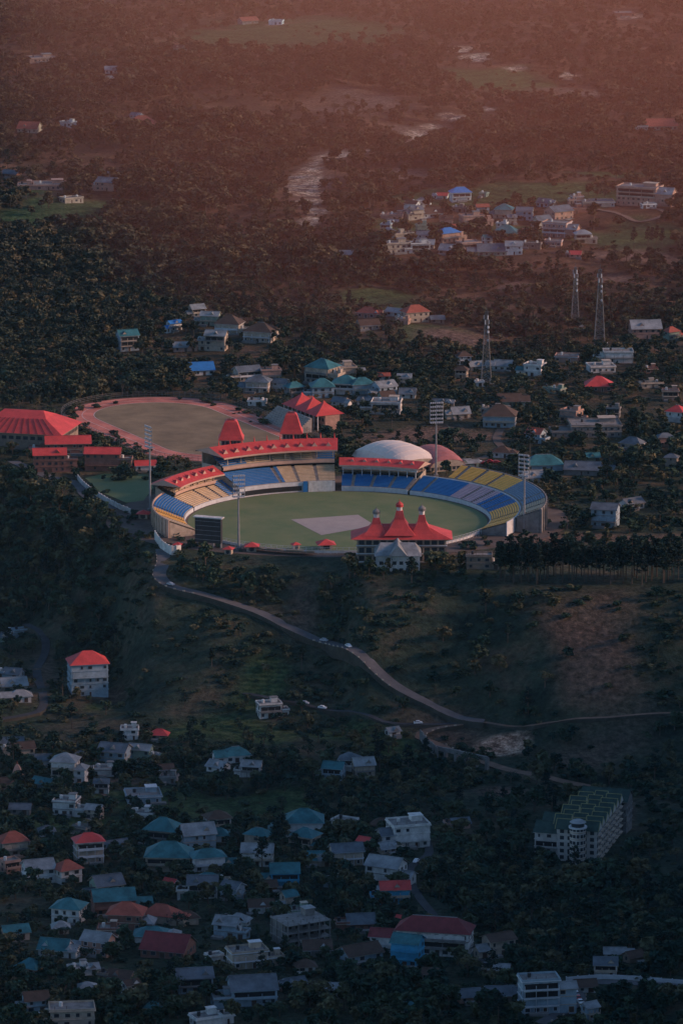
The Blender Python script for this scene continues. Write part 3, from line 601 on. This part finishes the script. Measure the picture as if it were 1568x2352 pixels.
big(575,2226,100,2,'flat',None,CREAM,18,'flat_roof_villa',.6)
big(167,2362,110,2,'flat',None,CREAM,6,'flat_roof_villa',.6)
big(1242,2330,98,4,'flat',None,PALEB,10,'apartment_block',.6)
big(115,1085,80,3,'gable',RED,BRICK,5,'sports_hostel',.5); big(235,1082,86,3,'gable',RED,BRICK,-3,'sports_hostel',.5); big(157,1045,110,2,'gable',RED,BRICK,5,'sports_hostel',.45)
big(335,1082,52,1,'gable',RED,WHITE,8,'guard_house',.6)
big(1100,1308,60,2,'flat',None,TAN,0,'changing_rooms',.6)
# scattered smaller houses and sheds between the listed ones
fr=random.Random(9)
for (xa,ya,xb,yb,n_,w0,w1) in[(0,1700,420,1900,6,34,50),(0,1900,1000,2340,28,36,66),(880,455,1340,595,24,26,46),(560,862,950,950,6,30,48),(1050,820,1568,1080,12,28,50),(0,20,520,480,3,26,40),(1050,2180,1568,2350,5,40,56)]:
    k=0;tr=0
    while k<n_ and tr<200:
        tr+=1; px,py=fr.uniform(xa,xb),fr.uniform(ya,yb); p=G(px,py); wp=fr.uniform(w0,w1)
        if min(math.hypot(p[0]-h[0],(p[1]-h[1])*.7)-h[2]*.7 for h in HS)<wp*S(p)*.6: continue
        if p[1]<300 and math.hypot(p[0],p[1])<125: continue
        house(px,py,wp,fr.choice([1,1,2,2]),fr.choice(['gable','gable','hip','flat'])); k+=1
# big indoor hall left
p=G(70,1030); m=MB(); w,d,h=50,34,9
m.box((0,0,h/2-1),(w,d,h+2),TAN)
for i in range(12): m.box((-22+i*4,-d/2-.05,h-2.4),(2.6,.12,1.8),GLASS); m.box((w/2+.05,-15+i*2.7,h-2.4),(.12,1.7,1.8),GLASS)
m.box((0,0,h+.1),(w+3,d+3,.3),FAS); m.rings([rr(0,0,w/2+2,d/2+2,h+.3),rr(0,0,w*.3,d*.25,h+6.5),rr(0,0,w*.22,.2,h+9.5)],RED)
for i in range(11): m.beam((-22+i*4.4,-18.9,h+.45),(-13+i*2.6,-8.6,h+6.65),.12,MAROON)
m.obj('indoor_sports_hall',(p[0]-4,p[1]+14,0),rad(-14)); EXC.append((p[0],p[1]+14,30))
# unfinished concrete frame building
p=G(690,2165); s=S(p); m=MB(); w,d=19,15
for f in range(4):
    m.box((0,0,f*3.2),(w,d,.3),CONC)
for i in range(5):
    for j in range(4): m.box((-w/2+.4+i*(w-.8)/4,-d/2+.4+j*(d-.8)/3,4.2),(.45,.45,12.),CONC)
m.box((-1,1,4.8),(w-3,d-4,9.2),M('bare_wall',(.15,.15,.15)))
for f in range(3):
    for i in range(5): m.box((-7+i*3.2,-d/2+2.9,1.8+f*3.2),(1.5,.16,1.5),DARK); m.box((w/2-2.42,-5+i*2.4,1.8+f*3.2),(.16,1.3,1.5),DARK)
m.box((w*.25,d*.2,11.2),(4,4,2.8),CONC); m.box((w*.25,d*.2,12.7),(4.8,4.8,.2),TIN)
for i in range(7): m.cyl(-w/2+.5+i*w/7,-d/2+.5,10,11.6,.06,.06,4,BROWN)
m.obj('unfinished_concrete_building',p,rad(28)); EXC.append((p[0],p[1],14)); HS.append((p[0],p[1]-7,18,14))
# hotel with zig-zag green roof
p=G(1325,1980); hot=empty('zigzag_roof_hotel',p); hot.rotation_euler=(0,0,rad(-15))
m=MB(); rng=random.Random(5); YEL=M('ridge_tile_yellow',(.3,.28,.13)); HW=M('hotel_wall',(.55,.52,.48),.9,.3)
bw,bl,n_=16.5,50,7
for i in range(n_):
    y0=i*bl/n_; w_=bw+(2 if i%2 else 0); x=-(i%2)*1.2; hh=14.
    m.box((x,y0+bl/n_/2,hh/2-3),(w_,bl/n_-.4,hh+6),HW)
    for f in range(5):
        for k in(-2.,2.):
            m.box((x+w_/2+.04,y0+bl/n_/2+k,1.5+f*2.8),(.14,1.9,1.6),GLASS); m.box((x-w_/2-.04,y0+bl/n_/2+k,1.5+f*2.8),(.14,1.9,1.6),GLASS)
        m.box((x+w_/2+.5,y0+bl/n_/2,.2+f*2.8),(1.1,bl/n_-2,.25),CREAM)
        if i==0:
            for k in range(5): m.box((x-6.6+k*3.2,y0+.14,1.5+f*2.8),(1.7,.14,1.6),GLASS)
    for (xa,xb) in((x-w_/2-1,x-w_/6),(x-w_/6,x+w_/6),(x+w_/6,x+w_/2+1)):
        ym=y0+bl/n_/2+(2 if abs((xa+xb)/2-x)<1.5 else -1.2); ya,yb=ym-bl/n_/2-.5,ym+bl/n_/2+.2; zr=hh+3.4
        m.poly([(xa,ya,hh-.1),(xb,ya,hh-.1),(xb,ym,zr),(xa,ym,zr)],DGREEN); m.poly([(xa,yb,hh-.1),(xb,yb,hh-.1),(xb,ym,zr),(xa,ym,zr)],DGREEN)
        m.box(((xa+xb)/2,ym,zr+.1),(xb-xa,.3,.2),YEL)
        for xx in(xa+.02,xb-.02):
            m.poly([(xx,ya+.3,hh-.1),(xx,yb-.2,hh-.1),(xx,ym,zr-.15)],HW)
            m.beam((xx,ya,hh),(xx,ym,zr+.05),.13,YEL)
m.obj('main_wing',parent=hot)
m=MB(); m.cyl(1,-4,-4,16,3.3,3.3,16,HW); m.cyl(1,-4,16,16.6,3.9,3.9,16,FWH); m.cyl(1,-4,16.6,18.4,2.8,2.8,16,GLASS); m.cyl(1,-4,18.4,19.4,3.5,1.8,16,TIN)
for f in range(6):
    m.cyl(1,-4,.2+f*2.8,.6+f*2.8,3.5,3.5,16,CREAM)
    for a in np.arange(200,341,28): m.box((1+3.28*math.cos(rad(a)),-4+3.28*math.sin(rad(a)),1.7+f*2.8),(.2,1.1,1.4),GLASS,rad(a))
m.obj('round_stair_tower',parent=hot)
m=MB(); block(m,-14,14,12,12,3,'gable',DGREEN,HW,rng); block(m,-14,27,11,11,3,'gable',DGREEN,HW,rng); block(m,0,58,20,12,4,'gable',DGREEN,CONC,rng); m.obj('side_wing',parent=hot)
for k in range(6): q=np.array([p[0]+k*3,p[1]+k*11]); EXC.append((q[0],q[1],15)); EXC.append((q[0]-13,q[1]+3,11)); EXC.append((q[0]+11,q[1]-3,9)); HS.append((q[0],q[1]-8,26,16))
EXC.append((p[0],p[1]-10,11)); EXC.append((p[0]-12,p[1]-1,11))
# small temple
p=G(40,1800); m=MB(); m.box((0,0,1.2),(5,5,3.6),PINK); m.rings([rr(0,0,2.6,2.6,3),rr(0,0,2.1,2.1,5),rr(0,0,1.2,1.2,7.5),rr(0,0,.3,.3,9)],PINK); m.cyl(0,0,9,10.4,.3,.02,6,ORANGE); m.box((0,-2.55,1.2),(1.2,.12,2.1),DARK); m.obj('small_temple',p)
# telecom towers
def lattice(px,py,top):
    p=G(px,py); H=(py-top)*S(p)/cp; m=MB(); w0,w1=H*.065,H*.018; nz=14; EXC.append((p[0],p[1]-4,7))
    def c(k,j):
        t=k/nz; w=w0+(w1-w0)*min(1,t*1.15); sx,sy=[(-1,-1),(1,-1),(1,1),(-1,1)][j%4]; return (sx*w,sy*w,t*H*.93)
    for k in range(nz):
        for j in range(4):
            m.beam(c(k,j),c(k+1,j),.14,CONC); m.beam(c(k,j),c(k+1,j+1),.07,CONC); m.beam(c(k+1,j),c(k+1,j+1),.07,CONC); m.beam(c(k,j+1),c(k+1,j),.07,CONC)
    m.beam((0,0,H*.93),(0,0,H),.1,CONC)
    for k in range(6):
        a=k*math.pi/3; m.box((math.cos(a)*1.5,math.sin(a)*1.5,H*(.86 if k%2 else .8)),(.35,.5,2.4),FWH,a); 
    for zz in(.55,.66,.72): m.cyl(.9,-1.,H*zz,H*zz+1.2,.6,.6,9,FWH)
    m.box((3.5,0,1),(3,2.5,3),WHITE); m.obj('telecom_tower',p)
lattice(1320,748,605); lattice(1376,795,608); lattice(1116,880,705)
# cars
def car(p,ang,colr,bus=False):
    m=MB(); L_,w,h=(4.,1.7,.75) if not bus else (8.5,2.4,2.2)
    body=[(-L_/2,.35),(-L_/2,.95),(-L_*.36,1.0),(-L_*.26,1.5),(L_*.12,1.52),(L_*.27,1.02),(L_*.47,.9),(L_/2,.7),(L_/2,.35)] if not bus else [(-L_/2,.4),(-L_/2,2.9),(L_*.45,2.95),(L_/2,1.5),(L_/2,.4)]
    for s_ in(-1,1): m.poly([(x,s_*w/2*(.86 if z>1.1 and not bus else 1),z) for x,z in body],colr)
    for (x,z),(x2,z2) in zip(body,body[1:]+body[:1]):
        a,b=(w/2*(.86 if z>1.1 and not bus else 1)),(w/2*(.86 if z2>1.1 and not bus else 1))
        m.poly([(x,-a,z),(x,a,z),(x2,b,z2),(x2,-b,z2)],GLASS if (not bus and (z>1)!=(z2>1) and abs(z-z2)>.3) else colr)
    for s_ in(-1,1): m.box((-.2 if not bus else 0,s_*w*.455 if not bus else s_*w/2,1.25 if not bus else 2.1),(L_*.4 if not bus else L_*.85,.08,.32 if not bus else .7),GLASS)
    for x in(-L_*.3,L_*.3):
        for s_ in(-1,1):
            m.rings([[(x+.33*math.cos(t),s_*w*.5+o_,.33+.33*math.sin(t)) for t in np.linspace(0,2*math.pi,10,endpoint=False)] for o_ in(-.1,.1)],BLACKT)
    m.obj('minibus' if bus else 'car',p,ang)
CW=M('car_paint_white',(.8,.8,.8),.3,.05); CR=M('car_paint_red',(.5,.05,.05),.3,.05); CS=M('car_paint_silver',(.45,.47,.5),.3,.05)
def oncar(rows,px,py,c,bus=False):
    g=G(px,py); r=min(rows,key=lambda r:math.hypot(r[3][0]-g[0],r[3][1]-g[1])); car((r[3][0],r[3][1],r[2]+.03),math.atan2(r[4][1],r[4][0]),c,bus)
oncar(r1,798,1506,CW); oncar(r1,737,1478,CS); oncar(r2,965,1668,CW); oncar(r2,750,1630,CW); oncar(r2,700,1622,CS); oncar(r1,400,1350,CS); oncar(r7,952,1985,CW)
for i in range(7): g=G(1318+i*4.5,2280+i*9); car((g[0],g[1],g[2]+.4),rad(100),[CW,CS,CR,CW][i%4]); EXC.append((g[0],g[1]-3,5))
for q_ in((287,1080,True),(1098,1062,False),(1112,1066,False),(1125,1062,False),(1140,1064,False),(1075,1064,False),(1085,1290,False)):
    g=G(q_[0],q_[1]); car((g[0],g[1],g[2]+.1),rad(R.uniform(-15,15)),R.choice([CW,CW,CR]),q_[2]); EXC.append((g[0],g[1]-3,4))
# ------------------------------------------------------------ vegetation
def leaf(m,c,s,rng,mat):
    a=Vector((rng.gauss(0,1),rng.gauss(0,1),rng.gauss(0,.7))).normalized(); b=a.cross(Vector((rng.gauss(0,1),rng.gauss(0,1),rng.gauss(0,1)))).normalized()
    c=Vector(c); m.poly([c-a*s-b*s*.6,c+a*s*.9-b*s*.7,c+a*s+b*s*.6,c-a*s*.7+b*s*.8],mat)
def broad(seed,H=8.,cw=4.,nl=300,sz=.6,trunk=True):
    rng=random.Random(seed); m=MB(); lob=[]
    if trunk:
        m.cyl(0,0,-1,H*.35,.3,.2,6,BARK,False)
    for k in range(rng.randint(6,9)):
        a=rng.uniform(0,6.28); r=rng.uniform(.1,.72)*cw; z=H*rng.uniform(.38,.85); q=(r*math.cos(a),r*math.sin(a),z); lob.append((q,cw*rng.uniform(.28,.5)))
        if trunk: m.beam((0,0,H*.3),q,.09,BARK)
    for i in range(nl):
        q,rr_=lob[i%len(lob)]; v=Vector((rng.gauss(0,1),rng.gauss(0,1),rng.gauss(0,1))).normalized()*rr_*rng.uniform(.6,1.08); 
        leaf(m,(q[0]+v.x,q[1]+v.y,q[2]+v.z*.75),sz*rng.uniform(.6,1.3),rng,LEAF)
    return m
def pine(seed,H=19.):
    rng=random.Random(seed); m=MB(); m.cyl(0,0,-1.5,H*.95,.34,.08,6,BARK,False)
    for k in range(26):
        t=rng.uniform(.4,.98); z=H*t; r=(1.05-t)*H*.3*rng.uniform(.6,1.1)+.5; a=rng.uniform(0,6.28); e=(r*math.cos(a),r*math.sin(a),z+.6)
        m.beam((0,0,z-.4),e,.07,BARK)
        for j in range(18):
            u=rng.uniform(.3,1.08); leaf(m,(e[0]*u+rng.gauss(0,.5),e[1]*u+rng.gauss(0,.5),z+.5*u+rng.gauss(0,.4)),.45*rng.uniform(.6,1.3),rng,PINE)
    return m
def bare(seed,H=8.):
    rng=random.Random(seed); m=MB(); m.cyl(0,0,-1,H*.4,.28,.16,6,BARK,False)
    def br(p,d,L,r,lv):
        q=p+d*L; m.beam(p,q,r,BARK)
        if lv<3:
            for k in range(3): br(q,(d+Vector((rng.gauss(0,.5),rng.gauss(0,.5),rng.gauss(.1,.3)))).normalized(),L*.68,r*.6,lv+1)
        else:
            for k in range(3): leaf(m,q+Vector((rng.gauss(0,.6),rng.gauss(0,.6),rng.gauss(0,.5))),.3,rng,LEAF)
    for k in range(3): br(Vector((0,0,H*.33)),Vector((rng.gauss(0,.5),rng.gauss(0,.5),1)).normalized(),H*.22,.13,0)
    return m
def coll(name):
    c=bpy.data.collections.new(name); sc.collection.children.link(c); return c
cB=coll('broadleaf_trees'); cP=coll('pine_trees'); cS=coll('shrubs')
spots=[(1025,1092),(785,1005),(1215,985),(860,880),(970,880)]
for i,(a,b_) in enumerate(spots):
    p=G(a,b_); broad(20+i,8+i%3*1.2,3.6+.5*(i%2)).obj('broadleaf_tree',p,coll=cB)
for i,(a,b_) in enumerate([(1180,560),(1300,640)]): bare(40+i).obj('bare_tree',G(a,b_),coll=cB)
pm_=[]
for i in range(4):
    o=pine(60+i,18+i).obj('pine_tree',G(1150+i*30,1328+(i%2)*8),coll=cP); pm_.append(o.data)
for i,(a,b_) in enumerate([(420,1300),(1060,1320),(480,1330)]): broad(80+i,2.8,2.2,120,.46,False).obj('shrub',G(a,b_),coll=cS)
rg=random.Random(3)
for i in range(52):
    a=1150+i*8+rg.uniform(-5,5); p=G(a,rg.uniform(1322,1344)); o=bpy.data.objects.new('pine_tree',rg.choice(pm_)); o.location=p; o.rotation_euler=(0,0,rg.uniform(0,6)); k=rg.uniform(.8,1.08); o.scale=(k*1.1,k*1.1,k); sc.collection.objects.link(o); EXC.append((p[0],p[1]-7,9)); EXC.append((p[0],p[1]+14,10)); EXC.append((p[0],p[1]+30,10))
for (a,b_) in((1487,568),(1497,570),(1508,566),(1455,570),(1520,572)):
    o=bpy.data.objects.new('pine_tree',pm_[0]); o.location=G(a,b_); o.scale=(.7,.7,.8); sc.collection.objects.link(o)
def scatter(name,pts,scl,rot,kind,colx):
    me=bpy.data.meshes.new(name); me.from_pydata(pts.tolist(),[],[])
    a=me.attributes.new('sc','FLOAT_VECTOR','POINT'); a.data.foreach_set('vector',scl.ravel())
    a=me.attributes.new('rz','FLOAT','POINT'); a.data.foreach_set('value',rot)
    a=me.attributes.new('kk','INT','POINT'); a.data.foreach_set('value',kind.astype(np.int32))
    o=bpy.data.objects.new(name,me); sc.collection.objects.link(o)
    ng=bpy.data.node_groups.new(name,'GeometryNodeTree'); ng.interface.new_socket('Geometry',in_out='INPUT',socket_type='NodeSocketGeometry'); ng.interface.new_socket('Geometry',in_out='OUTPUT',socket_type='NodeSocketGeometry')
    N=ng.nodes; K=ng.links; gi=N.new('NodeGroupInput'); go=N.new('NodeGroupOutput'); ip=N.new('GeometryNodeInstanceOnPoints'); ci=N.new('GeometryNodeCollectionInfo')
    ci.inputs['Collection'].default_value=colx; ci.inputs['Separate Children'].default_value=True; ci.inputs['Reset Children'].default_value=True
    def na(nm,dt): q=N.new('GeometryNodeInputNamedAttribute'); q.data_type=dt; q.inputs['Name'].default_value=nm; return q.outputs['Attribute']
    cx=N.new('ShaderNodeCombineXYZ'); K.new(na('rz','FLOAT'),cx.inputs['Z'])
    K.new(gi.outputs[0],ip.inputs['Points']); K.new(ci.outputs[0],ip.inputs['Instance']); ip.inputs['Pick Instance'].default_value=True
    K.new(na('kk','INT'),ip.inputs['Instance Index']); K.new(cx.outputs[0],ip.inputs['Rotation']); K.new(na('sc','FLOAT_VECTOR'),ip.inputs['Scale']); K.new(ip.outputs[0],go.inputs[0])
    md=o.modifiers.new('scatter','NODES'); md.node_group=ng
rs=np.random.RandomState(4)
E=np.array(EXC)
DENSE=[patch(*a) for a in [(150,1300,260,110),(1280,2080,300,120),(1150,2000,200,60),(60,760,260,120),(100,600,260,80),(250,880,200,40),(1450,2150,200,80),(700,1310,340,30),(80,1200,160,60),(900,620,200,40),(400,430,200,60),(1100,290,70,25),(1280,260,90,30),(200,2320,260,60),(850,2310,200,60),(1500,1050,120,60),(300,200,220,50),(1000,380,120,20),(500,620,200,40),(450,320,170,60),(90,230,160,40),(120,60,220,50),(1480,230,120,50),(1250,330,160,30)]]
def cand(st,ymin=-790,ymax=2350):
    o=[]
    y=ymin
    while y<ymax:
        w=(y+2419)*.0695*1.15+20; k=1+max(0,(y-600))/2600.; s=st*k
        x=np.arange(-w,w,s); o.append(np.stack([x+rs.uniform(-.5,.5,len(x))*s,np.full(len(x),y)+rs.uniform(-.5,.5,len(x))*s],1)); y+=s
    return np.concatenate(o)
def excl(P_,k=1.,pad=0.,E=E):
    ok=np.ones(len(P_),bool)
    for i in range(0,len(P_),4000):
        q=P_[i:i+4000]; d=(q[:,None,0]-E[None,:,0])**2+(q[:,None,1]-E[None,:,1])**2; ok[i:i+4000]=~(d<((E[None,:,2]*k+pad)**2)).any(1)
    return ok
P_=cand(7.2); x,y=P_[:,0],P_[:,1]
dens=.5+.6*sn(x,y,.9)+.4*sn(x,y,2.7)
dens=np.where(y>345,dens*1.15,dens)
dm=pm(x,y,DENSE); dens=dens*(1-dm)+dm*1.1
dens*=1-.95*pm(x,y,MEAD); dens*=1-.95*pm(x,y,BARE); dens*=1-.98*pm(x,y,STON)
slope=(y<np.interp(x,EX,EY))&(y>-235); dens=np.where(slope&(dm<.3),dens*.4,dens)
keep=(rs.rand(len(x))<dens)&excl(P_,1,.5)
P_=P_[keep]; dmk=dm[keep]
# garden trees tucked between the houses
FE=np.array([(h[0],h[1]+h[3]*.5,max(h[2],h[3])*.55+1.2) for h in HS]); RE=np.concatenate([E[E[:,2]>24],np.array(RC)])
gd=cand(6.,-790,420); near=np.zeros(len(gd),bool); HA=np.array([(h[0],h[1]) for h in HS])
for i in range(0,len(gd),4000): near[i:i+4000]=(((gd[i:i+4000,None,:]-HA[None])**2).sum(-1)<26**2).any(1)
gd=gd[near&(rs.rand(len(gd))<.3)]; gd=gd[excl(gd,1,0,FE)&excl(gd,1,0,RE)&(pm(gd[:,0],gd[:,1],BARE)<.5)]
nA=len(P_); P_=np.concatenate([P_,gd]); x,y=P_[:,0],P_[:,1]; z=hgt(x,y); nT=len(P_); dmk=np.concatenate([dmk,np.zeros(len(gd))])
s=rs.uniform(.45,1.15,nT)*(1+.25*dmk); s=np.where(y>700,s*1.3,s); s[nA:]=rs.uniform(.25,.7,nT-nA)
scl=np.stack([s*rs.uniform(.9,1.35,nT),s*rs.uniform(.9,1.35,nT),s*rs.uniform(.75,1.05,nT)],1)
kind=np.where(rs.rand(nT)<.12,rs.randint(0,2,nT),rs.randint(2,7,nT))
scatter('broadleaf_forest',np.stack([x,y,z],1),scl,rs.uniform(0,6.28,nT),kind,cB)
pi=cand(15); x,y=pi[:,0],pi[:,1]; k=(rs.rand(len(x))<(.14+.5*pm(x,y,[DENSE[i] for i in(0,1,2,6,8)])))&excl(pi,1,2)&(pm(x,y,MEAD+BARE+STON)<.3); pi=pi[k]; x,y=pi[:,0],pi[:,1]; n_=len(pi)
s=rs.uniform(.45,.8,n_); scatter('pine_forest',np.stack([x,y,hgt(x,y)],1),np.stack([s*1.2,s*1.2,s],1),rs.uniform(0,6.28,n_),rs.randint(0,4,n_),cP)
sh=cand(4.2); x,y=sh[:,0],sh[:,1]; dn=.35+.6*sn(x,y,2.2)+.4*sn(x,y,6.); dn*=1-.9*pm(x,y,MEAD+BARE); dn*=1-.85*pm(x,y,STON)
slope=(y<np.interp(x,EX,EY))&(y>-330); dn=np.where(slope,dn*1.3,dn*.7)
k=(rs.rand(len(x))<dn)&excl(sh,.72,0.); sh=sh[k]; x,y=sh[:,0],sh[:,1]; n_=len(sh); s=rs.uniform(.3,1.15,n_)
scatter('shrub_thicket',np.stack([x,y,hgt(x,y)-.2],1),np.stack([s*1.3,s*1.3,s*.9],1),rs.uniform(0,6.28,n_),rs.randint(0,3,n_),cS)
print('TREES',nA,nT,len(pi),len(sh),'HOUSES',len(HS))
# ------------------------------------------------------------ atmosphere: valley air and sunlit dust
def air(name,color,dens,ani,ob):
    m=bpy.data.materials.new(name); m.use_nodes=True; n=m.node_tree.nodes; n.clear(); o=n.new('ShaderNodeOutputMaterial'); v=n.new('ShaderNodeVolumeScatter')
    v.inputs['Color'].default_value=(*color,1); v.inputs['Density'].default_value=dens; v.inputs['Anisotropy'].default_value=ani; m.node_tree.links.new(v.outputs[0],o.inputs['Volume'])
    ob.name=name; ob.data.name=name; ob.data.materials.clear(); ob.data.materials.append(m)
bpy.ops.mesh.primitive_uv_sphere_add(segments=32,ring_count=16,location=(60,2050,0)); o=bpy.context.object; o.scale=(370,1650,210); air('dust_haze',(1.,.28,.14),.00046,.25,o)
m=MB(); m.rings([rr(0,1500,2500,2600,-140),rr(0,1500,2500,2600,130)],BARK); m.f.append((0,1,2,3)); m.m.append(0); air('valley_haze',(.45,.78,1.),.00004,.2,m.obj('valley_haze'))
# ------------------------------------------------------------ light
w=bpy.data.worlds.new('World'); sc.world=w; w.use_nodes=True; n=w.node_tree.nodes; l=w.node_tree.links
sk=n.new('ShaderNodeTexSky'); sk.sky_type='NISHITA'; sk.sun_disc=False; EL,AZ=rad(19),rad(92)
sk.sun_elevation=EL; sk.sun_rotation=AZ; sk.dust_density=1.; sk.ozone_density=3.; sk.altitude=1400
bg=n['Background']; bg.inputs['Strength'].default_value=.15; l.new(sk.outputs[0],bg.inputs['Color'])
sd=Vector((math.sin(AZ)*math.cos(EL),math.cos(AZ)*math.cos(EL),math.sin(EL)))
sl=bpy.data.lights.new('sun','SUN'); sl.energy=3.6; sl.angle=rad(12); sl.color=(1.,.6,.42); so=bpy.data.objects.new('sun',sl); so.rotation_euler=(-sd).to_track_quat('-Z','Y').to_euler(); sc.collection.objects.link(so)
cd=bpy.data.cameras.new('camera'); co=bpy.data.objects.new('camera',cd); sc.collection.objects.link(co); sc.camera=co
co.location=tuple(CAM); co.rotation_euler=(math.pi/2-PIT,0,0); cd.sensor_fit='HORIZONTAL'; cd.sensor_width=36; cd.lens=36*F/1568; cd.clip_start=10; cd.clip_end=40000
